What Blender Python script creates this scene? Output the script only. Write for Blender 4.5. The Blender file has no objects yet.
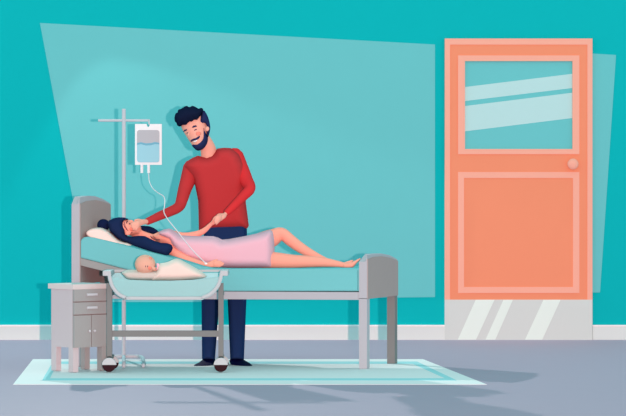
import bpy, bmesh, math, random
from mathutils import Vector, Matrix, geometry
random.seed(4)
S = bpy.context.scene
C = S.collection
R = math.radians

# ------------------------------------------------------------------ camera, sky, lamps, exposure
F = 2500.0; EYE = 1.15; DIST = 20.0; HZ = 196.0
cam_d = bpy.data.cameras.new('camera'); cam = bpy.data.objects.new('camera', cam_d); C.objects.link(cam)
cam.location = (0, -DIST, EYE); cam.rotation_euler = (R(90), 0, 0)
cam_d.sensor_width = 36; cam_d.lens = F*36/626; cam_d.shift_y = -(208-HZ)/626; cam_d.clip_end = 200
S.camera = cam
S.view_settings.view_transform = 'Standard'; S.view_settings.look = 'None'
S.view_settings.exposure = 0.0; S.view_settings.gamma = 1.0; S.view_settings.use_curve_mapping = False

world = bpy.data.worlds.new('world'); S.world = world; world.use_nodes = True
wb = world.node_tree.nodes['Background']
wb.inputs[0].default_value = (0.50, 0.88, 0.89, 1); wb.inputs[1].default_value = 1.0

def lamp(name, kind, loc, energy, col, size=0.02, target=None):
    d = bpy.data.lights.new(name, kind); d.energy = energy; d.color = col
    o = bpy.data.objects.new(name, d); C.objects.link(o); o.location = loc
    if kind != 'SUN': d.shadow_soft_size = size
    if target: o.rotation_euler = (Vector(target)-Vector(loc)).to_track_quat('-Z', 'Y').to_euler()
    return o
# warm key lamp in front of the scene, right of the viewer
key = lamp('key_lamp', 'SPOT', (0.43, -DIST, EYE), 9600, (1.0, 0.42, 0.39), 0.03, (0, 0, 1.2))
key.data.spot_size = R(34); key.data.spot_blend = 0.1
# ceiling spot close to the back wall, shining forward over the bed onto the floor
spot = lamp('ceiling_spot', 'SPOT', (-1.9, -0.2, 2.73), 21, (1.0, 0.95, 0.92), 0.02, (-0.9, -2.6, 0))
spot.data.spot_size = R(122); spot.data.spot_blend = 0.12
spot.data.use_nodes = True
nt = spot.data.node_tree; em = nt.nodes['Emission']
fo = nt.nodes.new('ShaderNodeLightFalloff'); fo.inputs[0].default_value = 1.0
nt.links.new(fo.outputs['Constant'], em.inputs['Strength'])

# ------------------------------------------------------------------ palette (linear albedo)
PAL = {}
#PALSTART
PAL_SRGB = dict(
 wall=(15,180,186), panel=(107,196,201), baseboard=(220,220,221), base_cap=(250,250,250), floor=(160,172,190),  # panel: wall teal with the cast light put into the colour
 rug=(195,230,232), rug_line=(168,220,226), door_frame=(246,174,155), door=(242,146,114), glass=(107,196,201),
 glass_glare=(184,223,226), steel=(211,211,211), steel_glare=(230,230,231), knob=(246,174,155),  # includes the painted glare tones for door glass and kick plate
 shirt=(197,56,59), sleeve=(210,56,60), pants=(29,42,77), shoe=(14,22,51), hair_dark=(24,32,58), hair_side=(33,48,90),
 skin=(244,169,152), blush=(242,150,132), white=(252,250,250), gown=(246,188,203), skin_w=(246,165,146),
 hair_w=(32,46,84), hair_w_dark=(24,32,64), mattress=(122,200,205), frame=(191,189,197), frame_dark=(139,137,137),
 board=(164,160,160), cab_side=(190,187,194), cab_top=(205,202,204), cab_front=(164,160,160), cab_gap=(139,137,137),
 cab_handle=(200,198,204), pillow=(253,229,220), tub=(180,226,228), tub_front=(169,211,213), tub_rim=(208,207,212), crib_leg=(139,137,137),
 crib_pillow=(226,208,200), blanket=(252,225,215), baby=(247,184,162), tyre=(58,34,40), hub=(210,210,214),
 bag=(240,240,243), bag_grey=(191,189,197), water=(163,213,228), wave=(110,184,208), pole=(191,189,197), iv_tube=(222,226,232),
 collar=(240,200,215))
GAIN = {'wall': (0.942, 1.056, 1.033), 'panel': (0.948, 1.039, 1.018), 'baseboard': (0.97, 1.14, 1.1), 'base_cap': (4.0, 4.0, 4.0), 'floor': (1.134, 0.83, 0.85), 'rug': (1.478, 1.024, 1.019), 'door_frame': (0.965, 1.061, 1.037), 'door': (0.959, 1.067, 1.034), 'glass': (0.85, 1.044, 1.027), 'glass_glare': (0.956, 1.044, 1.018), 'steel': (0.944, 1.118, 1.08), 'steel_glare': (0.946, 1.175, 1.086), 'knob': (0.973, 1.054, 1.037), 'shirt': (0.861, 1.154, 1.145), 'sleeve': (0.968, 0.959, 0.961), 'pants': (1.126, 1.693, 1.727), 'shoe': (0.2, 0.2, 1.2), 'hair_dark': (0.804, 0.951, 0.968), 'hair_side': (1.383, 1.105, 1.085), 'skin': (0.928, 1.114, 1.096), 'gown': (0.834, 0.979, 0.984), 'skin_w': (1.003, 1.099, 1.099), 'hair_w': (0.825, 0.971, 0.964), 'hair_w_dark': (0.857, 1.224, 1.285), 'mattress': (0.786, 0.942, 0.939), 'frame': (0.775, 0.93, 0.931), 'frame_dark': (1.446, 1.369, 1.346), 'board': (0.81, 0.98, 0.973), 'cab_side': (1.051, 1.089, 1.055), 'cab_top': (1.048, 1.096, 1.063), 'cab_front': (0.908, 1.087, 1.09), 'cab_handle': (0.929, 1.113, 1.109), 'pillow': (0.917, 0.961, 0.965), 'tub_front': (0.719, 1.009, 1.007), 'tub': (0.855, 1.189, 1.467), 'tub_rim': (0.742, 0.91, 0.904), 'crib_leg': (0.741, 0.906, 0.906), 'blanket': (0.806, 0.95, 0.95), 'baby': (0.772, 0.911, 0.911), 'hub': (0.736, 0.896, 0.904), 'tyre': (0.721, 0.804, 0.839), 'bag': (0.877, 1.052, 1.191), 'bag_grey': (0.837, 1.026, 1.017), 'water': (0.825, 1.033, 1.041), 'pole': (0.923, 1.18, 1.177), 'crib_pillow': (0.776, 0.953, 0.957)}  # panel: gain for the light patches painted on the wall
#PALEND
def s2l(v):
    v /= 255.0
    return v/12.92 if v <= 0.04045 else ((v+0.055)/1.055)**2.4
MATS = {}
def mat(key, rough=0.85, spec=0.05, alpha=1.0, var=0.012, scale=6.0):
    if key in MATS: return MATS[key]
    g = GAIN.get(key, (1, 1, 1))
    c = [min(0.95, max(0.001, s2l(v)*k)) for v, k in zip(PAL_SRGB[key], g)]
    m = bpy.data.materials.new(key); m.use_nodes = True
    n = m.node_tree; b = n.nodes['Principled BSDF']
    b.inputs['Roughness'].default_value = rough
    b.inputs['Specular IOR Level'].default_value = spec
    tc = n.nodes.new('ShaderNodeTexCoord'); nz = n.nodes.new('ShaderNodeTexNoise'); nz.inputs['Scale'].default_value = scale
    mx = n.nodes.new('ShaderNodeMix'); mx.data_type = 'RGBA'
    mx.inputs[6].default_value = [x*(1-var) for x in c]+[1]; mx.inputs[7].default_value = [min(1, x*(1+var)) for x in c]+[1]
    n.links.new(tc.outputs['Object'], nz.inputs['Vector']); n.links.new(nz.outputs['Fac'], mx.inputs[0])
    n.links.new(mx.outputs[2], b.inputs['Base Color'])
    if alpha < 1: b.inputs['Alpha'].default_value = alpha
    MATS[key] = m
    return m

# ------------------------------------------------------------------ helpers
def P(px, py, w):
    """world point seen at (px, py) standing w metres in front of the back wall"""
    d = DIST-w
    return Vector(((px-313)*d/F, -w, EYE-(py-HZ)*d/F))
def floor_w(py): return DIST-F*EYE/(py-HZ)

def wloc(o):
    v = Vector((0, 0, 0))
    while o: v += o.location; o = o.parent
    return v
def link(name, me, m, parent=None, base=None):
    o = bpy.data.objects.new(name, me); C.objects.link(o)
    off = Vector((0, 0, 0))
    if parent: o.parent = parent; off = wloc(parent)
    elif base is not None: o.location = base; off = Vector(base)
    me.transform(Matrix.Translation(-off))
    if not me.materials: me.materials.append(m)
    return o
def finish(name, bm, m, parent=None, base=None, smooth=False, bevel=0, seg=2):
    if bevel:
        bmesh.ops.bevel(bm, geom=[e for e in bm.edges], offset=bevel, segments=seg, affect='EDGES', profile=0.6, clamp_overlap=True)
    bmesh.ops.recalc_face_normals(bm, faces=bm.faces)
    me = bpy.data.meshes.new(name); bm.to_mesh(me); bm.free()
    if smooth:
        for p in me.polygons: p.use_smooth = True
    return link(name, me, m, parent, base)
def thing(name, label, cat, loc, group=None):
    o = bpy.data.objects.new(name, None); C.objects.link(o); o.location = loc
    o.empty_display_size = 0.1
    return tag(o, label, cat, group)
def tag(o, label, cat, group=None):
    o['label'] = label; o['category'] = cat
    if group: o['group'] = group
    return o
def struct(o): o['kind'] = 'structure'; return o
def part(o, label): o['label'] = label; return o

def box(bm, a, b):
    a, b = Vector(a), Vector(b)
    vs = [bm.verts.new((x, y, z)) for x in (a.x, b.x) for y in (a.y, b.y) for z in (a.z, b.z)]
    for f in ((0,1,3,2),(4,6,7,5),(0,4,5,1),(2,3,7,6),(0,2,6,4),(1,5,7,3)): bm.faces.new([vs[i] for i in f])
def prism(bm, pts, ext):
    n = len(pts); ex = [Vector(e) for e in ext] if isinstance(ext, list) else [Vector(ext)]*n
    A = [bm.verts.new(p) for p in pts]; B = [bm.verts.new(Vector(p)+e) for p, e in zip(pts, ex)]
    bm.faces.new(A); bm.faces.new(B[::-1])
    for i in range(n): bm.faces.new((A[i], B[i], B[(i+1) % n], A[(i+1) % n]))
def tube(bm, pts, rad, seg=12, squash=1.0, cap=True):
    """tube along world points; rad one value or a list; squash scales the radius in depth (y)"""
    pts = [Vector(p) for p in pts]; n = len(pts)
    if not isinstance(rad, (list, tuple)): rad = [rad]*n
    rings = []; last = None
    for i in range(n):
        t = (pts[min(i+1, n-1)]-pts[max(i-1, 0)]).normalized()
        ref = Vector((0, 1, 0)) if abs(t.y) < 0.9 else Vector((0, 0, 1))
        a = t.cross(ref).normalized(); b = t.cross(a).normalized()
        if last and a.dot(last) < 0: a = -a; b = -b
        last = a
        ring = []
        for k in range(seg):
            th = 2*math.pi*k/seg
            v = a*math.cos(th)*rad[i]+b*math.sin(th)*rad[i]*squash
            ring.append(bm.verts.new(pts[i]+v))
        rings.append(ring)
    for i in range(n-1):
        for k in range(seg):
            bm.faces.new((rings[i][k], rings[i][(k+1) % seg], rings[i+1][(k+1) % seg], rings[i+1][k]))
    if cap:
        for ring, c, s in ((rings[0], pts[0], -1), (rings[-1], pts[-1], 1)):
            bm.faces.new(ring if s > 0 else ring[::-1])
def ball(bm, c, r, sc=(1, 1, 1), sub=3):
    g = bmesh.ops.create_icosphere(bm, subdivisions=sub, radius=r)
    for v in g['verts']: v.co = Vector((v.co.x*sc[0], v.co.y*sc[1], v.co.z*sc[2]))+Vector(c)
def smooth_path(pts, n=6, closed=False):
    pts = [Vector(p) for p in pts]; out = []; N = len(pts)
    for i in range(N if closed else N-1):
        g = lambda k: pts[k % N] if closed else pts[max(0, min(N-1, k))]
        p0, p1, p2, p3 = g(i-1), g(i), g(i+1), g(i+2)
        for j in range(n):
            t = j/n
            out.append(0.5*((2*p1)+(p2-p0)*t+(2*p0-5*p1+4*p2-p3)*t*t+(3*p1-p0-3*p2+p3)*t**3))
    if not closed: out.append(pts[-1])
    return out
def limb(bm, spec, seg=16, n=5, squash=1.0, flat=False):
    """spec: (px, py, w, radius_px) joints -> smooth tapering limb with rounded ends"""
    q = smooth_path([Vector((a, b, c*20)) for a, b, c, r in spec], n)
    rr = smooth_path([Vector((r, 0, 0)) for a, b, c, r in spec], n)
    pts = [P(v.x, v.y, v.z/20) for v in q]; rad = [r.x*(DIST-v.z/20)/F for r, v in zip(rr, q)]
    # rounded ends
    d0 = (pts[0]-pts[1]).normalized(); d1 = (pts[-1]-pts[-2]).normalized()
    a = [pts[0]+d0*rad[0]*k for k in (0.9, 0.6)]; ra = [rad[0]*0.4, rad[0]*0.8]
    b = [pts[-1]+d1*rad[-1]*k for k in (0.6, 0.9)]; rb = [rad[-1]*0.8, rad[-1]*0.4]
    if flat: b = []; rb = []
    tube(bm, a+pts+b, ra+rad+rb, seg, squash)

class Blob:
    """a rounded solid with a given outline: outline in px, mean depth w, half thickness T (m), rounding radius Rr (px)"""
    def __init__(s, outline, w, T, Rr=None, smooth=0, step=None):
        o = [Vector((x, y)) for x, y in outline]
        if smooth: o = [Vector((v.x, v.y)) for v in smooth_path([Vector((p.x, p.y, 0)) for p in o], smooth, True)]
        s.o = o; s.w = w if callable(w) else (lambda x, y, w=w: w); s.T = T
        xs = [p.x for p in o]; ys = [p.y for p in o]
        s.bb = (min(xs), min(ys), max(xs), max(ys))
        m = min(s.bb[2]-s.bb[0], s.bb[3]-s.bb[1])
        s.R = Rr or m/2; s.step = step or max(0.35, m/14)
    def inside(s, x, y):
        c = False; o = s.o; n = len(o); j = n-1
        for i in range(n):
            if (o[i].y > y) != (o[j].y > y) and x < (o[j].x-o[i].x)*(y-o[i].y)/(o[j].y-o[i].y)+o[i].x: c = not c
            j = i
        return c
    def dist(s, x, y):
        p = Vector((x, y)); b = 1e9; o = s.o
        for i in range(len(o)):
            a = o[i-1]; d = o[i]-a; L = d.length_squared
            t = 0 if L == 0 else max(0, min(1, (p-a).dot(d)/L))
            b = min(b, (a+d*t-p).length)
        return b
    def t(s, x, y):
        if not s.inside(x, y): return 0
        k = min(1, s.dist(x, y)/s.R)
        return s.T*math.sqrt(max(0, 1-(1-k)**2))
    def front(s, x, y): return s.w(x, y)+s.t(x, y)
    def add(s, bm, back=1.0):
        o = s.o; n = len(o); pts = list(o)
        x = s.bb[0]+s.step/2
        while x < s.bb[2]:
            y = s.bb[1]+s.step/2
            while y < s.bb[3]:
                if s.inside(x, y) and s.dist(x, y) > s.step*0.3: pts.append(Vector((x, y)))
                y += s.step
            x += s.step
        V, E, T, *_ = geometry.delaunay_2d_cdt(pts, [], [list(range(n))], 1, 1e-5)
        fr = []; bk = []
        for v in V:
            w = s.w(v.x, v.y); dd = s.dist(v.x, v.y)
            p = P(v.x, v.y, w); k = min(1, dd/s.R); t = s.T*math.sqrt(max(0, 1-(1-k)**2))
            if dd < 1e-3: a = bm.verts.new(p); fr.append(a); bk.append(a)
            else:
                fr.append(bm.verts.new(p+Vector((0, -t, 0)))); bk.append(bm.verts.new(p+Vector((0, t*back, 0))))
        for f in T:
            for vs in ([fr[i] for i in f], [bk[i] for i in reversed(f)]):
                if len(set(vs)) > 2:
                    try: bm.faces.new(vs)
                    except ValueError: pass
        return s
def blob(name, outline, w, T, m, parent=None, base=None, Rr=None, smooth=0, step=None, back=1.0):
    b = Blob(outline, w, T, Rr, smooth, step); bm = bmesh.new(); b.add(bm, back)
    o = finish(name, bm, m, parent, base, smooth=True)
    return o, b
def decal(name, outline, surf, m, parent, th=0.0025, smooth=0, lift=0.0):
    """small raised feature lying on a Blob's front"""
    b = Blob(outline, lambda x, y: surf.front(x, y)+lift, th, 0.6, smooth, 0.6); bm = bmesh.new(); b.add(bm)
    return finish(name, bm, m, parent, smooth=True)
def ell(cx, cy, rx, ry, rot=0, n=16):
    c, s = math.cos(rot), math.sin(rot)
    return [(cx+rx*math.cos(a)*c-ry*math.sin(a)*s, cy+rx*math.cos(a)*s+ry*math.sin(a)*c) for a in [2*math.pi*i/n for i in range(n)]]
def fuse(name, bm, m, parent, voxel=0.006, it=4):
    """melt overlapping closed shapes into one continuous skin"""
    bmesh.ops.recalc_face_normals(bm, faces=bm.faces)
    me = bpy.data.meshes.new('t'); bm.to_mesh(me); bm.free()
    o = bpy.data.objects.new('t', me); C.objects.link(o)
    r = o.modifiers.new('r', 'REMESH'); r.mode = 'VOXEL'; r.voxel_size = voxel
    sm = o.modifiers.new('s', 'SMOOTH'); sm.iterations = it; sm.factor = 0.5
    dg = bpy.context.evaluated_depsgraph_get()
    nm = bpy.data.meshes.new_from_object(o.evaluated_get(dg)); nm.name = name
    bpy.data.objects.remove(o); bpy.data.meshes.remove(me)
    for p in nm.polygons: p.use_smooth = True
    return link(name, nm, m, parent)

# ------------------------------------------------------------------ the setting
bm = bmesh.new(); box(bm, (-6, -9, -0.1), (6, 0.12, 0)); struct(finish('floor', bm, mat('floor', 0.8)))
bm = bmesh.new(); box(bm, (-6, 0, 0), (6, 0.12, 3.0)); struct(finish('wall_back', bm, mat('wall', 0.95, 0.0)))
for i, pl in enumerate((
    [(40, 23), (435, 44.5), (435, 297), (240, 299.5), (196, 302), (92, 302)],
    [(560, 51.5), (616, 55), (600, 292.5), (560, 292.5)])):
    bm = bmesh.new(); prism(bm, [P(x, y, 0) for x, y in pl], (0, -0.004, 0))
    o = struct(finish('light_patch_%d' % (i+1), bm, mat('panel', 0.95, 0.0)))  # thin sheet, its paler colour stands in for light falling on the wall
    o['label'] = ('wide pale teal slant-sided patch of light painted on the wall behind the bed', 'narrow pale teal patch of light painted on the wall right of the door')[i]
for nm, x0, x1 in (('baseboard_left', -6, P(444.8, 0, 0).x), ('baseboard_right', P(592.5, 0, 0).x, 6)):
    bm = bmesh.new(); box(bm, (x0, -0.018, 0), (x1, 0, 0.108)); b_ = struct(finish(nm, bm, mat('baseboard')))
    bm = bmesh.new(); box(bm, (x0, -0.022, 0.108), (x1, 0, 0.119)); finish('cap_moulding', bm, mat('base_cap'), b_)

# door
def rect_px(bm, x0, y0, x1, y1, w0, w1):
    a = P(x0, y1, w1); b = P(x1, y0, w1)
    box(bm, (a.x, -w1, a.z), (b.x, -w0, b.z))
def frame_px(bm, o, i, w0, w1):
    rect_px(bm, o[0], o[1], o[2], i[1], w0, w1); rect_px(bm, o[0], i[3], o[2], o[3], w0, w1)
    rect_px(bm, o[0], i[1], i[0], i[3], w0, w1); rect_px(bm, i[2], i[1], o[2], i[3], w0, w1)
door = bpy.data.objects.new('door_1', None); C.objects.link(door); door.location = P(518.6, 339.8, 0); door.location.z = 0
struct(door)
door['label'] = 'orange door with a window, round knob and grey kick plate'
bm = bmesh.new()
rect_px(bm, 444.8, 38.5, 592.5, 44.6, 0, .03); rect_px(bm, 444.8, 44.6, 450, 299.7, 0, .03); rect_px(bm, 587.4, 44.6, 592.5, 299.7, 0, .03)
finish('door_frame', bm, mat('door_frame'), door)
bm = bmesh.new(); frame_px(bm, (450, 44.6, 587.4, 299.7), (464, 60.5, 573, 150), 0.002, .024)
finish('door_leaf', bm, mat('door'), door)
bm = bmesh.new(); frame_px(bm, (458, 55.4, 579.4, 154.2), (465, 61, 572.5, 149), .003, .032); finish('window_frame', bm, mat('door_frame'), door)
bm = bmesh.new(); rect_px(bm, 464.5, 60.5, 573, 149.5, .008, .014); pane = finish('pane', bm, mat('glass', 0.5, 0.1), door)
for q in ([(465, 87), (572.5, 73.8), (572.5, 88), (465, 101)], [(465, 106), (572.5, 92.7), (572.5, 118), (465, 131.3)]):  # reflections on the pane, painted as pale strips
    bm = bmesh.new(); prism(bm, [P(x, y, .014) for x, y in q], (0, -.001, 0)); part(finish('pane_glare_band', bm, mat('glass_glare', 0.6), pane), 'pale slanted glare band painted across the glass')
bm = bmesh.new(); frame_px(bm, (458, 172, 579.4, 293), (464, 178, 573, 287), .02, .029); finish('panel_moulding', bm, mat('door_frame'), door)
bm = bmesh.new(); tube(bm, [P(573, 164, .022), P(573, 164, .05)], .012, 16)
ball(bm, P(573, 164, .066), .0445, (1, .5, 1)); finish('door_knob', bm, mat('knob', .5), door, smooth=True)
bm = bmesh.new(); rect_px(bm, 444.8, 299.7, 592.5, 340, 0, .032); kick = finish('kick_plate', bm, mat('steel', .6, .1), door)
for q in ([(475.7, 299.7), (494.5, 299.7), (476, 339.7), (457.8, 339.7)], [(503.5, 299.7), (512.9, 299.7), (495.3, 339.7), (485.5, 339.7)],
          [(543.5, 299.7), (560.6, 299.7), (542.2, 339.7), (525, 339.7)]):  # metal glare painted as lighter strips on the plate
    bm = bmesh.new(); prism(bm, [P(x, y, .032) for x, y in q], (0, -.001, 0)); part(finish('plate_glare_band', bm, mat('steel_glare', .6, .1), kick), 'lighter slanted glare band painted on the kick plate')

# rug
wb_, wf_ = floor_w(359.3), floor_w(384.7)
def FL(px, py, z=0.0):
    w = floor_w(py); v = P(px, py, w); v.z = z; return v
bm = bmesh.new(); prism(bm, [FL(33, 359.3), FL(423, 359.3), FL(487, 384.7), (FL(13, 384.7))], (0, 0, .0015))
rug = tag(finish('rug', bm, mat('rug', 1, 0), base=(FL(250, 372))), 'pale aqua rug under the hospital bed and bassinet', 'rug')
bm = bmesh.new()
oo = [(53, 361.8), (417, 361.8), (457, 380.8), (42, 380.8)]; ii = [(57, 364.2), (413, 364.2), (445, 378.6), (50, 378.6)]
for k in range(4):
    prism(bm, [FL(*oo[k], .0015), FL(*oo[(k+1) % 4], .0015), FL(*ii[(k+1) % 4], .0015), FL(*ii[k], .0015)], (0, 0, .0008))
finish('border_stripe', bm, mat('rug_line', 1, 0), rug)

# ------------------------------------------------------------------ bed
WH, WFt = 3.2, 3.4          # near side at the head and at the foot
V = P(110, 200, WH-.55)-P(79.5, 200, WH); V.z = 0
VF = P(397.3, 200, WFt-.55)-P(367, 200, WFt); VF.z = 0
def VV(px): return V.lerp(VF, (px-79.5)/(367-79.5))
def wn(px): return WH+(WFt-WH)*(px-79.5)/(367-79.5)
bed = thing('hospital_bed', 'hospital bed with grey head and foot boards and teal mattress, head end raised', 'bed', (P(220, 0, 3).x, -3.0, 0))
TH = .053
def end_board(px, w, tops, panel_tops, py_bot, name):
    V = VV(px)
    n0 = P(px, 0, w); ux = Vector((n0.x, -w, 0)); back = Vector((-TH, 0, 0))
    zz = lambda y, u: P(0, y, w-.55*u).z
    # slab with arched top
    bm = bmesh.new()
    pts = [ux+V*u+Vector((0, 0, zz(y, u))) for u, y in tops]
    bot = [ux+V*u+Vector((0, 0, zz(py_bot, 0))) for u in (1, 0)]
    prism(bm, pts+bot, back)
    # round the outer shoulder of the slab
    sh = [x for x in bm.edges if all(min((v.co-(p+back)).length for p in pts) < 1e-4 for v in x.verts)]
    bmesh.ops.bevel(bm, geom=sh, offset=.045, segments=5, affect='EDGES', clamp_overlap=False)
    fr = finish(name, bm, mat('frame'), bed, smooth=False)
    bm = bmesh.new()
    pts = [ux+V*u+Vector((0.0, 0, zz(y, u))) for u, y in panel_tops]
    bot = [ux+V*u+Vector((0.0, 0, zz(py_bot, 0))) for u in (1.0, 0.0)]
    prism(bm, pts+bot, (.006, 0, 0)); part(finish('panel', bm, mat('frame_dark'), fr), 'dark grey arched panel')
    zt = zz(py_bot, 0)
    for u, m in ((0, 'frame'), (1, 'crib_leg')):
        bm = bmesh.new(); c = ux+V*u+Vector((0, 0, .003)); d = V.normalized()*(.05 if u == 0 else -.05)
        prism(bm, [c, c+back, c+back+d, c+d], (0, 0, zt))
        finish('leg', bm, mat(m), bed)
end_board(79.5, WH, [(0, 197.6), (.1, 196.6), (.3, 195.8), (.5, 196.2), (.75, 198.8), (1, 203.2)],
          [(0, 203.9), (.2, 201.2), (.5, 200), (.75, 201.6), (1, 204.4)], 284, 'headboard')
end_board(367, WFt, [(0, 255), (.2, 253.8), (.45, 253.4), (.75, 255.2), (1, 259.3)],
          [(0, 259.2), (.2, 257), (.45, 256.2), (.75, 257.8), (1, 260.8)], 298.8, 'footboard')
def along(px0, px1): 
    a = P(px0, 0, wn(px0)); b = P(px1, 0, wn(px1)); return Vector((a.x, a.y, 0)), Vector((b.x, b.y, 0))
zr = lambda y, px: P(px, y, wn(px)).z
for u in (0, 1):
    a, b = along(79.5, 359); a = a+V*u; b = b+VV(359)*u
    d = Vector((0, .035 if u == 0 else -.035, 0))
    bm = bmesh.new(); prism(bm, [a+Vector((0, 0, .444)), b+Vector((0, 0, .462-.002)), b+Vector((0, 0, .511)), a+Vector((0, 0, .511))], d)
    for v in bm.verts: v.co.z = .4605 if v.co.z < .48 else .5115
    finish('side_rail', bm, mat('frame'), bed)
a, b = along(79.5, 359)
bm = bmesh.new(); vv = V.normalized()*.045
prism(bm, [a+vv, b+vv, b+VV(359)-vv, a+V-vv], (0, 0, .03))
for v in bm.verts: v.co.z += .475
finish('bed_base', bm, mat('board'), bed)
# mattress: side profile extruded along the bed's depth, edges rounded
prof = [(79.9, 257.6), (79.9, 243), (81, 239.6), (83.5, 237.4), (87, 236.8), (93, 237.8)]
prof += [(120, 244.4), (160, 254.8), (190, 263), (200, 266), (212, 268.3), (225, 268.8), (290, 268.8), (358.6, 268.8), (358.6, 291.2), (213, 291.2)]
bm = bmesh.new(); prism(bm, [P(x, y, wn(x)) for x, y in prof], [VV(x) for x, y in prof])
bmesh.ops.bevel(bm, geom=[e for e in bm.edges if all(abs((v.co.y+(wn(313+v.co.x*F/(DIST+v.co.y))))) < .02 for v in e.verts)], offset=.008, segments=2, affect='EDGES')
part(finish('mattress', bm, mat('mattress', 1, 0), bed), 'teal mattress with raised head end')
bm = bmesh.new(); prism(bm, [P(x, y, wn(x)) for x, y in [(79.9, 257.9), (211, 291.2), (183, 291.2), (79.9, 265.2)]], V)
for v in bm.verts: v.co.y += .004
finish('backrest_board', bm, mat('board'), bed)

# pillow under the woman's head
pl = [(87.2, 232), (90, 229), (96, 227.6), (103, 228), (110.4, 231.8), (117.6, 238.3), (122, 241), (127, 242.2), (132.5, 243.7), (134.6, 246.2), (132, 248.2), (124, 247.2), (114, 244.4), (100, 240.8), (92.4, 238.7), (88.4, 236)]
o, _ = blob('pillow', pl, 2.99, .19, mat('pillow', 1, 0), base=P(110, 243, 2.96), Rr=2, smooth=3)
tag(o, 'cream pillow under the dark-haired woman\'s head on the raised bed end', 'pillow')

# ------------------------------------------------------------------ bedside cabinet
c0 = P(73.1, 0, 3.75); c0.z = 0; cl = P(51.3, 0, 3.57); cl.z = 0; cr = P(107.2, 0, 3.565); cr.z = 0
ef = cr-c0; es = cl-c0; LF = ef.length; LS = es.length; ef.normalize(); es.normalize()
es = Vector((-ef.y, ef.x, 0)) if Vector((-ef.y, ef.x, 0)).dot(es) > 0 else Vector((ef.y, -ef.x, 0))
LS = (cl-c0).x/es.x
def cbox(bm, u0, u1, v0, v1, z0, z1):
    prism(bm, [c0+ef*u0+es*v0+Vector((0, 0, z0)), c0+ef*u1+es*v0+Vector((0, 0, z0)), c0+ef*u1+es*v1+Vector((0, 0, z0)), c0+ef*u0+es*v1+Vector((0, 0, z0))], (0, 0, z1-z0))
cz = lambda y: P(0, y, 3.66).z
cab = thing('bedside_cabinet', 'grey bedside cabinet with two drawers and two doors left of the bassinet', 'cabinet', c0+ef*LF/2+es*LS/2)
bm = bmesh.new(); cbox(bm, 0, LF, .006, LS, cz(347), cz(289)); finish('body', bm, mat('cab_side'), cab)
bm = bmesh.new(); cbox(bm, -.006, LF+.004, -.008, LS+.028, cz(289), cz(284)); finish('top', bm, mat('cab_top'), cab)
bm = bmesh.new(); cbox(bm, 0.001, LF-.001, 0, .006, cz(347), cz(289)); finish('front_frame', bm, mat('cab_gap'), cab)
for y0, y1 in ((289, 301), (302, 314)):
    bm = bmesh.new(); cbox(bm, .0, LF, -.014, 0, cz(y1), cz(y0)); d = finish('drawer', bm, mat('cab_front'), cab)
    ym = (y0+y1)/2-.6; bm = bmesh.new(); cbox(bm, LF*.35, LF*.65, -.028, -.014, cz(ym+1.2), cz(ym-1.2)); finish('handle', bm, mat('cab_handle'), d, bevel=.003)
for a, b, k in ((0, LF*.49, LF*.43), (LF*.51, LF, LF*.575)):
    bm = bmesh.new(); cbox(bm, a, b, -.014, 0, cz(347), cz(315)); d = finish('door', bm, mat('cab_front'), cab)
    bm = bmesh.new(); ball(bm, c0+ef*k-es*.022+Vector((0, 0, cz(330.8))), .009); finish('knob', bm, mat('cab_handle'), d, smooth=True)
for u0, u1, v0, v1, m in ((0, .042, 0, .05, 'cab_side'), (LF-.045, LF, 0, .05, 'cab_front'), (0, .04, LS-.055, LS, 'cab_side'), (LF*.38, LF*.38+.04, LS-.05, LS, 'cab_front')):
    if m == 'cab_front' and v0 > 0: u0, u1 = LF-.04, LF
    bm = bmesh.new(); cbox(bm, u0, u1, v0, v1, 0.004, cz(347)); finish('leg', bm, mat(m), cab)

# ------------------------------------------------------------------ IV stand
WI = 2.46
iv = thing('iv_stand', 'grey steel IV drip stand with a side arm behind the bed', 'iv stand', P(123.8, 0, WI)*1)
iv.location.z = 0
bm = bmesh.new(); r = 2.0/F*(DIST-WI); a = P(123.8, 108.8, WI); tube(bm, [(a.x, a.y, .03), a], r, 16); finish('pole', bm, mat('pole', .6), iv, smooth=False)
bm = bmesh.new(); r2 = 1.3/F*(DIST-WI)
tube(bm, [P(98.2, 120.4, WI), P(148.2, 120.4, WI)], r2, 12); tube(bm, [P(149, 119.4, WI), P(149, 124.5, WI+.01)], .006, 10)
finish('hanger_arm', bm, mat('pole', .6), iv)
def flr(px, w, z=.03): v = P(px, 0, w); v.z = z; return v
bm = bmesh.new(); tube(bm, smooth_path([flr(108, WI, .024), flr(125, WI, .024), flr(138, WI, .024), flr(142.2, WI+.12, .024), flr(143.4, WI+.4, .024), flr(143.4, 3.42, .024)], 5), .0125, 12)
finish('base_bar', bm, mat('pole', .6), iv, smooth=True)
bm = bmesh.new(); tube(bm, [flr(123.8, WI-.02, .024), flr(123.8, 3.45, .024)], .0125, 12); finish('base_bar', bm, mat('pole', .6), iv, smooth=True)

# IV bag
bag = thing('iv_bag', 'clear plastic drip bag half full of pale blue fluid on the stand arm', 'iv bag', P(148, 164, WI))
WB = WI+.03
out = [(135, 124), (146.6, 124), (147, 126), (147.6, 126.8), (148.8, 126.8), (149.4, 126), (149.8, 124), (161.7, 124), (161.7, 164.8), (135, 164.8)]
bm = bmesh.new(); prism(bm, [P(x, y, WB) for x, y in out], (0, .03, 0)); bagb = finish('pouch', bm, mat('bag', .5, .2), bag)
def rr(x0, y0, x1, y1, r, n=4, corners=(1, 1, 1, 1)):
    o = []
    for (cx, cy, a), k in zip(((x1-r, y0+r, -90), (x1-r, y1-r, 0), (x0+r, y1-r, 90), (x0+r, y0+r, 180)), corners):
        if k: o += [(cx+r*math.cos(R(a+90*i/n)), cy+r*math.sin(R(a+90*i/n))) for i in range(n+1)]
        else:
            X = x1 if cx > (x0+x1)/2 else x0; Y = y0 if cy < (y0+y1)/2 else y1; o.append((X, Y))
    return o
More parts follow.
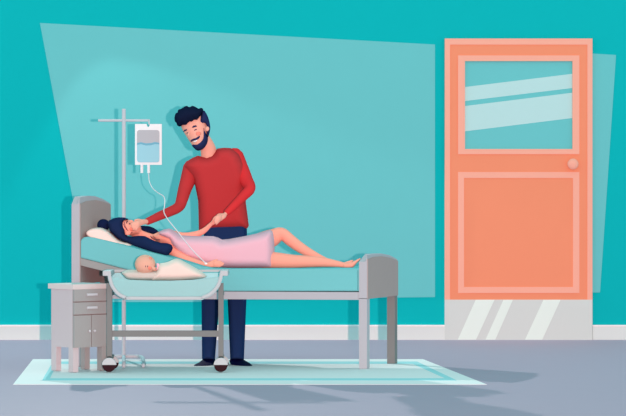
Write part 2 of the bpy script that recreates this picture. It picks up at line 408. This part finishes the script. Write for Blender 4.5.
bm = bmesh.new(); prism(bm, [P(x, y, WB) for x, y in rr(137, 130, 159.4, 144, 2.5, corners=(1, 0, 0, 1))], (0, -.004, 0)); part(finish('air_window', bm, mat('bag_grey'), bag), 'grey empty upper part of the bag')
wav = [(137, 143), (141, 142.2), (146, 143.4), (151, 143), (155, 142), (159.4, 142.8)]
bm = bmesh.new(); lo = rr(137, 140, 159.4, 162.4, 2.5, corners=(0, 1, 1, 0))[1:-1]
prism(bm, [P(x, y, WB+.001) for x, y in wav+lo], (0, -.005, 0)); fl = part(finish('fluid', bm, mat('water'), bag), 'pale blue fluid')
bm = bmesh.new(); prism(bm, [P(x, y, WB+.006) for x, y in wav+[(159.4, 144.4), (155, 144), (151, 145.2), (146, 145.4), (141, 144.2), (137, 144.8)]], (0, -.0015, 0)); finish('fluid_surface', bm, mat('wave'), fl)
for x in (141.8, 148.6):
    bm = bmesh.new(); tube(bm, [P(x, 164.5, WI+.02), P(x, 173, WI+.02)], .0105, 12); finish('port', bm, mat('bag'), bag)
# drip line: from the bag port to the woman's wrist
tp = [(148.6, 173, WI+.02), (149.3, 181, 2.55), (152.5, 188, 2.68), (158, 192.8, 2.8), (163, 195.8, 2.86), (164.7, 199.5, 2.9), (164.5, 206, 2.94), (163.9, 212, 2.98), (168, 219.5, 3.05), (178, 232, 3.14), (192, 249.5, 3.2), (206, 263.6, 3.235)]
bm = bmesh.new(); tube(bm, smooth_path([P(*t) for t in tp], 6), .0034, 8)
o = finish('drip_line', bm, mat('iv_tube'), base=P(148.6, 173, WI+.02), smooth=True); tag(o, 'thin white drip tube running from the bag to the woman\'s wrist', 'tube')

# ------------------------------------------------------------------ man
man = thing('person', 'bearded man in red sweater and navy trousers leaning over the bed', 'person', (P(224, 0, 2.7).x, -2.7, 0.006))
def torso_w(x, y): return 2.50+max(0, min(1, (235-y)/100))*.2
def hand(bm, palm, fingers, thumb):
    limb(bm, palm, squash=.6)
    for f in fingers+[thumb]: limb(bm, f, seg=8, n=3)
bm = bmesh.new()
face = Blob([(181.2, 127), (183, 119), (190, 114), (200, 113), (206, 118), (208.4, 127), (207.4, 136), (205.6, 144.4), (202, 149), (198, 150.2), (194, 147.6), (190.7, 143.3), (187, 137.5)], 2.74, .085, 11, 3)
face.add(bm)
ball(bm, P(207.2, 128.8, 2.83), .0165, (1, .6, 1.15), 2)                                   # ear
limb(bm, [(189.6, 131.5, 2.83, .7), (188.2, 134.6, 2.835, 1.1), (189, 136.2, 2.83, .8)], 8, 2)    # nose
limb(bm, [(203, 138, 2.70, 6.6), (207.5, 147, 2.66, 7.6), (210, 158, 2.64, 9)])          # neck
Blob([(190, 163), (199, 158), (209, 157), (219, 152), (230, 151), (238, 158), (243, 175), (243, 205), (244, 222), (240, 236), (208, 236), (202, 222), (201, 205), (196, 178)], torso_w, .08, 16, 2).add(bm)
limb(bm, [(191.5, 168, 2.62, 5.16), (188, 180, 2.625, 4.68), (184.6, 190, 2.645, 4.1), (181.8, 200, 2.69, 3.6), (179.4, 206, 2.72, 3.3), (173.6, 210, 2.77, 3.1), (159, 216.2, 2.88, 2.64), (146.8, 221.8, 2.965, 2.16), (144.5, 222, 3.0, 2.5)])
limb(bm, [(234.6, 157, 2.6, 5.64), (240.2, 168, 2.635, 4.92), (246, 180, 2.69, 4.20), (250, 188.4, 2.76, 3.36), (243.5, 196, 2.81, 3.00), (234, 205.6, 2.875, 2.52), (226, 213.4, 2.91, 1.98), (223.6, 215.6, 2.93, 2.3)])
limb(bm, [(215, 240, 2.5, 7.5), (212, 262, 2.51, 7), (210.5, 300, 2.62, 6.6), (209, 335, 2.80, 5.0), (208.5, 360, 2.92, 3.2)])
limb(bm, [(233, 240, 2.5, 7.5), (235, 262, 2.51, 7), (236, 300, 2.62, 6.8), (236.5, 335, 2.80, 5.0), (236.8, 360, 2.92, 3.2)])
# right hand cupping the woman's cheek
hand(bm, [(146.5, 221.8, 2.99, 2.6), (143, 222, 3.02, 3.0), (138.4, 223.4, 3.06, 3.2)],
     [[(138.6, 221.6, 3.06, 1.3), (134.4, 222.4, 3.075, 1.25), (131.2, 224.4, 3.08, 1.1)],
      [(138.4, 223, 3.07, 1.3), (134.2, 224.8, 3.085, 1.25), (131.6, 227.4, 3.085, 1.1)],
      [(138.6, 224.6, 3.07, 1.3), (135.2, 227, 3.085, 1.25), (133.4, 230, 3.08, 1.1)],
      [(139.2, 225.8, 3.06, 1.2), (137, 228.4, 3.08, 1.15), (136, 230.8, 3.075, 1.0)]],
     [(142.6, 220.8, 3.03, 1.4), (138.2, 219.8, 3.03, 1.3), (134.8, 220.4, 3.03, 1.1)])
# left hand closing on the woman's raised hand
hand(bm, [(224.6, 215.2, 2.93, 2.5), (222.4, 216.8, 2.95, 2.8), (220, 218.2, 2.96, 3.1)],
     [[(220.5, 215.6, 2.97, 1.2), (217.2, 216.4, 2.995, 1.15), (214.8, 218.6, 2.99, 1.0)],
      [(220.4, 217.4, 2.98, 1.2), (217, 218.8, 3.0, 1.15), (214.6, 221, 2.995, 1.0)],
      [(220.2, 219, 2.98, 1.2), (217.2, 221, 3.0, 1.15), (215.2, 223, 2.995, 1.0)],
      [(220, 220.4, 2.97, 1.1), (217.8, 222.6, 2.99, 1.05), (216.2, 224.4, 2.985, .9)]],
     [(222.6, 214.8, 2.94, 1.3), (219.6, 214.2, 2.93, 1.2), (216.8, 215.6, 2.92, 1.0)])
fuse('body', bm, mat('skin', .9, 0), man, .0055, 3)
# shirt
bm = bmesh.new()
Blob([(217, 148.6), (224, 147.6), (231, 148), (238.6, 153.8), (244, 164), (246.4, 178), (245.6, 190), (246, 203), (249, 225.8), (247.4, 228.6), (236, 229.8), (217, 230.4), (204, 231.6), (198.7, 231.3), (198.4, 215), (198, 200.6), (195.5, 188), (193, 177.8), (184, 166), (186.8, 161.4), (192, 158), (198, 155.4), (202, 156.6), (207, 157), (212, 155.2), (215, 152)], torso_w, .118, 11, 0, 2.2).add(bm)
shirt = fuse('sweater', bm, mat('shirt', 1, 0), man, .006, 2)
bm = bmesh.new(); limb(bm, [(191.5, 168, 2.62, 8.6), (188, 180, 2.625, 7.8), (184.6, 190, 2.645, 6.8), (181.8, 200, 2.69, 6.0), (179.4, 206, 2.72, 5.5), (173.6, 210, 2.77, 5.1), (159, 216.2, 2.88, 4.4), (146.8, 221.8, 2.965, 3.6)], flat=True)
# square off the cuff
fuse('sleeve', bm, mat('shirt', 1, 0), shirt, .006, 2)
bm = bmesh.new(); limb(bm, [(234.6, 157, 2.60, 9.4), (240.2, 168, 2.635, 8.2), (246, 180, 2.69, 7.0), (250, 188.4, 2.76, 5.6), (243.5, 196, 2.81, 5.0), (234, 205.6, 2.875, 4.2), (226, 213.4, 2.91, 3.3)], flat=True)
part(fuse('sleeve', bm, mat('sleeve', 1, 0), shirt, .006, 2), 'brighter red sleeve')
# trousers
bm = bmesh.new()
Blob([(205.5, 216), (245, 216), (247, 228), (247.3, 262), (246.5, 300), (244, 360), (230.2, 360), (227.6, 300), (225.4, 272), (222, 272), (219.6, 300), (215, 360), (202, 360), (201.4, 300), (203, 250), (204, 230)],
     lambda x, y: 2.5 if y < 262 else 2.5+(y-262)/100*.42, .1, 6, 0, 2.2).add(bm)
fuse('trousers', bm, mat('pants', 1, 0), man, .006, 1)
for ol in ([(204.6, 359), (215, 359), (214.6, 362), (213.6, 364.6), (207, 365.8), (199.8, 367.2), (195.4, 367.6), (193.6, 366.6), (194.6, 364.6), (199, 362.4)],
           [(230.2, 359), (241.6, 359), (247, 361.6), (251, 364), (252.6, 366.4), (250.4, 367.6), (247.6, 367.2), (240, 365.8), (234, 365), (230.6, 364)]):
    o, _ = blob('shoe', ol, lambda x, y: 2.93+max(0, (y-360))/7*.19, .04, mat('shoe', .7), man, Rr=3, smooth=3)
# head details
haird = [(174.4, 117.4), (175.6, 113.4), (177.4, 112.4), (178.2, 109.8), (181, 108.8), (183.2, 107.4), (186.4, 105.8), (189.4, 107), (192.6, 105.8), (196, 107.2), (198.6, 108.6), (201, 107.8), (203, 109), (203.2, 111.4), (201.8, 115), (198, 121.4), (195, 121), (192.4, 123.4), (189.6, 123.2), (187.6, 126), (184.8, 126.2), (182.4, 125.4), (180, 126.6), (177.4, 125.6), (176.4, 123), (174.8, 121.2)]
hr, hb = blob('hair', haird, 2.765, .118, mat('hair_dark', 1, 0), man, Rr=9, smooth=3)
sd, sb = blob('hair_side', [(198, 121.6), (203, 110.4), (206.4, 113.6), (208.9, 119.5), (210.3, 127), (209.6, 132.6), (208, 137.4), (206.4, 133), (206.6, 126), (204.6, 124.4), (203.4, 128), (201.4, 125)], 2.75, .095, mat('hair_side', 1, 0), man, Rr=9, smooth=2)
part(sd, 'navy hair trimmed short at the side')
beard = [(203.4, 126.5), (205, 129), (206.2, 133.6), (208, 136.8), (207.6, 142), (206, 145.6), (202.6, 149.4), (198, 150.8), (194.4, 148.6), (191.6, 145), (193.4, 143.9), (196.6, 144), (199.6, 142.4), (201.8, 140), (203.2, 136.2), (203.2, 131)]
bb_, _ = blob('beard', beard, lambda x, y: face.front(x, y)-.012, .02, mat('hair_side', 1, 0), man, Rr=3, smooth=2)
decal('moustache', [(190, 141.2), (191.6, 139.4), (194, 138.4), (195.6, 138.2), (197.4, 137), (199.8, 135.6), (200, 137), (198.6, 139), (196, 140.2), (193.6, 140.6), (191.6, 141.8)], face, mat('hair_side', 1, 0), man, .004, lift=.003)
decal('teeth', [(192.6, 141.6), (195, 140.4), (197.4, 139.6), (196.8, 141.4), (195, 142.4), (193.4, 142.4)], face, mat('white', .5), man, .003, lift=.003)
decal('eyebrow', [(183, 131.6), (184.4, 129.8), (186.8, 129), (187.2, 130.2), (185.4, 131.2), (183.8, 132.2)], face, mat('hair_side', 1, 0), man, .003, lift=.002)
decal('eyebrow', [(191.8, 127.4), (193.4, 125.6), (196, 125.2), (197.2, 126.4), (195.4, 127), (193, 127.8)], face, mat('hair_side', 1, 0), man, .003, lift=.002)
decal('eye', [(185.8, 134), (186.6, 132.8), (188, 132.2), (189, 132.8), (188, 133.2), (186.8, 133.6)], face, mat('hair_side', 1, 0), man, .002, lift=.001)
decal('eye', [(193.9, 130.8), (194.6, 129.6), (196, 128.9), (197.2, 129.2), (196.4, 129.9), (195, 130.4)], face, mat('hair_side', 1, 0), man, .002, lift=.001)
decal('cheek', ell(198.4, 133.6, 2.6, 2.0), face, mat('blush', 1, 0), man, .002)

# ------------------------------------------------------------------ woman lying on the bed
WW = 2.98
woman = thing('person', 'woman in pink gown with long dark hair lying on the bed', 'person', P(205, 267.6, WW))
bm = bmesh.new()
wface = Blob([(122.6, 219.6), (126, 218.8), (130.4, 221), (134, 222.4), (138, 223), (140.6, 226), (141.4, 230), (140.4, 233.8), (136, 235.2), (131, 236), (126.4, 235), (118, 237), (110, 231), (112, 222)], WW, .078, 8, 2)
wface.add(bm)
ball(bm, P(127.8, 233.4, 3.05), .019, (1.15, .5, .8), 2)                                         # ear
limb(bm, [(129.4, 220.8, WW+.01, .9), (131.6, 220.6, WW+.015, 1.0), (133.2, 222.2, WW+.01, 1.0)], 8, 2)
limb(bm, [(134, 232, WW, 5), (143, 235, WW, 4.0), (152, 238.6, WW, 4.6)])
def ww(x, y): return WW+.0
Blob([(150, 235.6), (159, 231.6), (169, 229), (175, 231.4), (181, 236), (213, 237.4), (222, 241), (246, 237.6), (262, 234), (272, 232), (272, 267.4), (206, 267.4), (186, 259.6), (172, 253), (160, 245.4)], WW, .13, 15, 1).add(bm)
limb(bm, [(170, 249.6, 3.09, 4.8), (184, 258, 3.13, 4.2), (196, 262, 3.17, 3.1), (206, 264.6, 3.2, 2.1)])
limb(bm, [(172, 235, 2.9, 5), (184, 236, 2.87, 3.6), (196, 234.4, 2.86, 3.4), (204.4, 230.4, 2.88, 2.8), (211, 224, 2.91, 1.9)])
limb(bm, [(262, 243, 2.86, 11), (273, 237.4, 2.86, 8.8), (281.6, 233.6, 2.86, 6.2), (290, 240, 2.87, 6.0), (300, 247.4, 2.88, 5.4), (313, 255, 2.9, 4.4), (327, 261.4, 2.91, 3.2), (338, 265, 2.92, 2.8)])
limb(bm, [(262, 259.4, 3.06, 8.4), (275, 260, 3.06, 8.0), (292, 261.2, 3.06, 6.8), (306, 261.4, 3.06, 6.0), (322, 262, 3.06, 5.0), (338, 264, 3.06, 3.2), (347, 265.6, 3.06, 2.4)])
Blob([(343, 262.4), (348, 263), (353, 261.4), (358.4, 258.8), (361, 257.8), (360, 260.4), (356.4, 263.6), (353.4, 267.4), (350, 268), (343, 267.6)], 3.06, .03, 2.5, 2).add(bm)
Blob([(334, 263), (341, 263), (348, 261), (353.6, 259.6), (352, 262.6), (346, 267), (338, 267.6)], 2.92, .03, 2.5, 2).add(bm)
# near hand lying palm down on the gown
hand(bm, [(206, 264.6, 3.2, 2.1), (210, 264.6, 3.21, 2.9), (214.6, 264.2, 3.21, 3.0)],
     [[(214.5, 262.2, 3.22, 1.15), (218.2, 261.2, 3.22, 1.1), (221.2, 261.8, 3.22, .95)],
      [(214.8, 263.6, 3.225, 1.15), (219.6, 263, 3.225, 1.1), (223.6, 263.4, 3.225, .95)],
      [(214.8, 265, 3.225, 1.15), (219.4, 264.8, 3.225, 1.1), (222.8, 265.2, 3.225, .95)],
      [(214.4, 266.2, 3.22, 1.05), (217.8, 266.4, 3.22, 1.0), (220.4, 266.6, 3.22, .9)]],
     [(210, 262.8, 3.21, 1.3), (213.6, 260.8, 3.2, 1.2), (217, 259.8, 3.2, 1.0)])
# raised hand held by the man
hand(bm, [(211, 224, 2.91, 1.9), (214, 221.8, 2.935, 2.7), (217.4, 218.6, 2.945, 2.9)],
     [[(217.6, 216.8, 2.93, 1.1), (220.6, 214.6, 2.92, 1.05), (223, 213.8, 2.91, .9)],
      [(218, 218, 2.93, 1.1), (221.2, 216.2, 2.91, 1.05), (223.8, 215.8, 2.9, .9)],
      [(218.2, 219.4, 2.93, 1.1), (221.2, 218.2, 2.91, 1.05), (223.6, 218, 2.9, .9)],
      [(217.6, 220.6, 2.93, 1.0), (220, 220.2, 2.92, 1.0), (222, 220, 2.91, .85)]],
     [(213, 221, 2.95, 1.2), (214.2, 218, 2.965, 1.1), (216.4, 216.2, 2.97, .95)])
fuse('body', bm, mat('skin_w', .9, 0), woman, .005, 3)
gown_o = [(157.7, 234.4), (159.6, 231.3), (164, 229.4), (169.2, 228.5), (172.4, 229.4), (175, 231.6), (180.8, 235.2), (196, 236), (213.5, 236.2), (218, 237.6), (222, 239.6), (230, 238.8), (246, 235.8), (260, 232.7), (270.4, 229.8), (272.6, 231.6), (274, 238), (274.6, 250), (274, 268.4), (240, 268.4), (214, 268.2), (204, 266.4), (186, 259), (176, 252), (171.4, 246), (169, 240.6), (163, 237.6)]
gown, gb = blob('gown', gown_o, lambda x, y: 2.99,   .165, mat('gown', 1, 0), woman, Rr=9, step=2)
# hair
bm = bmesh.new()
Blob([(107, 222.6), (109.6, 220.2), (114, 218), (119, 217.2), (124, 217.4), (128, 218.4), (131, 220.4), (128, 220), (124.6, 219.8), (123.4, 222), (124, 226), (126, 230.6), (125.4, 233), (127.4, 236), (132, 236.4), (138, 235.6), (145, 236), (150, 238.6), (155, 241), (161, 242.8), (167, 243), (171.6, 244.6), (173, 248), (171.4, 252), (167.8, 255.2), (171, 256.8), (175.6, 258.4), (166, 256.6), (148, 251.6), (134, 247.4), (128, 243.6), (118, 239), (110, 231.6)], lambda x, y: 3.02+.13*max(0, min(1, (x-128)/24)), .075, 6, 0, 1.3).add(bm)
hairw = fuse('hair', bm, mat('hair_w', 1, 0), woman, .005, 1)
o, _ = blob('hair_bun', ell(103.4, 225.2, 6.4, 6.3), 2.97, .04, mat('hair_w_dark', 1, 0), woman, Rr=6.2)
part(o, 'round dark bun')
o, _ = blob('hair_lock', [(139, 232), (140.4, 226.2), (145, 225.8), (150, 226.4), (155, 228.6), (158.8, 232), (157, 234), (152, 235), (147, 237), (140, 236)], 2.9, .05, mat('hair_w_dark', 1, 0), woman, Rr=5, smooth=2)
part(o, 'darker lock falling behind the neck')
def strand(pts, w, r, m, parent, nm):
    bm = bmesh.new(); tube(bm, smooth_path([P(x, y, w) for x, y in pts], 5), r, 6); return finish(nm, bm, m, parent, smooth=True)
fz = wface.front
for pts in ([(123.6, 224), (125.4, 228), (129, 231.4), (132.4, 232.6)], [(124.6, 222.4), (125.2, 226), (127.2, 229.4)]):
    bm = bmesh.new(); tube(bm, smooth_path([P(x, y, fz(x, y)+.003) for x, y in pts], 5), .0016, 6); finish('hair_strand', bm, mat('hair_w', 1, 0), woman)
bm = bmesh.new(); tube(bm, smooth_path([P(x, y, 3.15) for x, y in [(150.6, 235.8), (152.6, 238.4), (156, 239.6), (160, 239.8)]], 5), .002, 6); finish('hair_strand', bm, mat('hair_w_dark', 1, 0), woman)
decal('eye', ell(129.6, 223.8, .8, .6, 0, 10), wface, mat('hair_w_dark', 1, 0), woman, .002, lift=.001)
decal('eyebrow', [(126.6, 224), (126.2, 222), (127.2, 220.8), (128.2, 220.6), (127.4, 222)], wface, mat('hair_w_dark', 1, 0), woman, .002, lift=.001)
decal('cheek', ell(132, 229, 2.6, 2.2), wface, mat('blush', 1, 0), woman, .0018)
bm = bmesh.new(); ball(bm, P(206, 263.6, 3.235), .009, (1.2, .5, .8), 2); finish('cannula_tape', bm, mat('white'), woman, smooth=True)

# ------------------------------------------------------------------ bassinet
WB0, WB1 = 3.46, 3.76
crib = thing('bassinet', 'clear plastic newborn bassinet on a grey wheeled frame before the bed', 'bassinet', (P(165, 0, 3.6).x, -3.61, .006))
WC = 3.6
outl = [(107.4, 273), (108.4, 280), (111.4, 288), (117, 295), (124, 298.8), (131, 300), (196, 300), (204, 298.8), (212, 295), (218.6, 288), (222, 280), (223.2, 273)]
def ring(pts, off):
    """inset outline towards its inside (px)"""
    o = []; n = len(pts)
    for i in range(n):
        a = Vector(pts[max(0, i-1)]); b = Vector(pts[min(n-1, i+1)]); t = (b-a).normalized()
        nn = Vector((t.y, -t.x)); o.append((pts[i][0]+nn.x*off, pts[i][1]+nn.y*off))
    return o
sp = [(v.x, v.y) for v in smooth_path([Vector((x, y, 0)) for x, y in outl], 4)]
inn = ring(sp, 1.0)
for q in range(len(inn)):
    if inn[q][1] < 273 : inn[q] = (inn[q][0], 273)
# tub walls: curved bottom shell plus the two clear end panels (near and far)
bm = bmesh.new()
A = [P(x, y, WB1-.0) for x, y in sp]; d = Vector((0, WB1-WB0, 0))
B = [P(x, y, WB1-.0) for x, y in inn]
n = len(A)
va = [bm.verts.new(p) for p in A]; vb = [bm.verts.new(p) for p in B]; vc = [bm.verts.new(p+d) for p in A]; vd = [bm.verts.new(p+d) for p in B]
for i in range(n-1):
    bm.faces.new((va[i], va[i+1], vb[i+1], vb[i])); bm.faces.new((vc[i], vd[i], vd[i+1], vc[i+1]))
    bm.faces.new((va[i], vc[i], vc[i+1], va[i+1])); bm.faces.new((vb[i], vb[i+1], vd[i+1], vd[i]))
bm.faces.new((va[0], vb[0], vd[0], vc[0])); bm.faces.new((va[-1], vc[-1], vd[-1], vb[-1]))
tub = finish('tub', bm, mat('tub', .4, .2, .8), crib)
# far wall full height, near wall with a dipped top edge
bm = bmesh.new(); prism(bm, [P(x, y, WB0+.002) for x, y in inn], (0, -.004, 0)); part(finish('side_wall', bm, mat('tub', .4, .2, .8), tub), 'see-through pale blue far wall')
dip = [(x, y) for x, y in inn if y > 275]
bm = bmesh.new(); prism(bm, [P(x, y, WB1-.006) for x, y in dip+[(214, 277.4), (196, 279.6), (172, 280.6), (150, 280.6), (130, 279.8), (116, 277.6)]], (0, .004, 0))
part(finish('side_wall', bm, mat('tub_front', .4, .2, .8), tub), 'see-through pale blue near wall')
bm = bmesh.new(); tube(bm, [P(x, y, WB1-.004) for x, y in ring(sp, 1.8)], .0125, 10, .7); finish('rim_band', bm, mat('tub_rim', .6), crib, smooth=True)
bm = bmesh.new(); tube(bm, [P(x, y, WB0+.004) for x, y in ring(sp, 1.8)], .0105, 10, .7); finish('rim_band', bm, mat('tub_rim', .6), crib, smooth=True)
for x0, x1 in ((102.6, 111), (220, 227.9)):
    bm = bmesh.new(); a = P(x0, 276, WB1); b = P(x1, 270.6, WB1); box(bm, (a.x, -WB1-.004, a.z), (b.x, -WB0+.004, b.z)); finish('handle', bm, mat('tub_rim', .6), crib, bevel=.008)
bm = bmesh.new(); a = P(108, 273.2, WB1); b = P(222.6, 271, WB1); box(bm, (a.x, -WB0-.01, a.z), (b.x, -WB0+.004, b.z)); finish('back_rail', bm, mat('tub_rim', .6), crib)
# mattress pad inside
bm = bmesh.new(); a = P(118, 288, 3.6); b = P(212, 281, 3.6); box(bm, (a.x, -WB1+.03, a.z), (b.x, -WB0-.03, b.z)); finish('mattress_pad', bm, mat('tub', .4, .2, .8), crib, bevel=.012)
# frame: one post at each end, crossbar, foot bars and casters
for x in (109.4, 220.9):
    p = P(x, 0, 3.72).x
    bm = bmesh.new(); box(bm, (p-.0168, -3.72, .085), (p+.0168, -3.69, P(0, 283, 3.7).z)); post = finish('leg', bm, mat('crib_leg', .7), crib)
    bm = bmesh.new(); box(bm, (p-.014, -3.72, .085), (p+.014, -3.50, .105)); finish('foot_bar', bm, mat('crib_leg', .7), crib)
    bm = bmesh.new(); box(bm, (p-.014, -3.70, P(0, 296, 3.7).z), (p+.014, -3.49, P(0, 293, 3.7).z)); finish('support_bar', bm, mat('crib_leg', .7), crib)
    for w in (3.735, 3.51):
        c = Vector((p, -w, .006+.044))
        bm = bmesh.new(); tube(bm, [c+Vector((0, -.013, 0)), c+Vector((0, .013, 0))], .044, 28); wh = finish('caster', bm, mat('tyre', .8), crib)
        bm = bmesh.new(); prism(bm, [c+Vector((.046*math.cos(R(a)), -.016, .002+.046*math.sin(R(a)))) for a in range(0, 181, 12)], (0, .032, 0)); part(finish('wheel_cover', bm, mat('hub', .6), wh), 'light grey half-round wheel cover')
a = P(109.4, 336.8, 3.72); b = P(220.9, 330.7, 3.72)
bm = bmesh.new(); box(bm, (a.x+.0168, -3.715, a.z), (b.x-.0168, -3.695, b.z)); finish('crossbar', bm, mat('crib_leg', .7), crib)

# baby's pillow, blanket and the baby
o, _ = blob('baby_pillow', [(121.6, 272.8), (124.6, 270.8), (129, 269.6), (140, 269.8), (152, 270), (160, 271), (160, 279), (150, 280.4), (136, 280.2), (128, 279.4), (124, 276.4)], 3.6, .1, mat('crib_pillow', 1, 0), base=P(138, 279, 3.6), Rr=4, smooth=3)
tag(o, 'beige pillow under the baby\'s head in the bassinet', 'pillow')
baby = thing('person', 'sleeping baby with a bald round head lying in the bassinet', 'person', P(160, 276, 3.6))
bm = bmesh.new(); hb_ = Blob(ell(145.2, 264.4, 10.5, 9.8, 0, 32), 3.66, .062, 10); hb_.add(bm)
limb(bm, [(153, 270, 3.62, 3.4), (160, 272, 3.6, 4.4), (172, 272, 3.6, 5.4), (184, 272.6, 3.6, 4.4), (194, 274.4, 3.6, 2.4)])
ball(bm, P(154.2, 268.6, 3.695), .012, (1, .8, 1), 2)
fuse('body', bm, mat('baby', .9, 0), baby, .004, 2)
for x in (145.5, 147.6): decal('eye', ell(x, 266.4, .35, 1.0, 0, 8), hb_, mat('hair_w', 1, 0), baby, .001)
decal('cheek', ell(149.8, 268.2, 1.9, 1.9), hb_, mat('blush', 1, 0), baby, .0015)
decal('cheek', ell(150.6, 257.9, 1.6, 1.2, .3), hb_, mat('blush', 1, 0), baby, .0015)
decal('hair_patch', ell(138, 262.4, 1.4, .9, .5), hb_, mat('skin_w', .9, 0), baby, .001)
o, _ = blob('collar', [(156.2, 263.6), (158.6, 263.2), (160, 266), (158.6, 269), (156, 270), (156.8, 266.6)], 3.675, .012, mat('collar', 1, 0), baby, Rr=1.5, smooth=2)
o, _ = blob('blanket', [(158, 264), (163, 262.9), (168.5, 261.6), (172, 259.8), (176, 258.4), (181, 259.6), (188, 263.6), (197.7, 269), (206.6, 275.6), (204, 278), (192, 279.8), (178, 280.6), (160, 280.6), (150.4, 280.2), (153, 275.4), (157, 269)], 3.61, .11, mat('blanket', 1, 0), base=P(178, 280, 3.61), Rr=6, smooth=2)
tag(o, 'pale peach blanket wrapped over the baby', 'blanket')
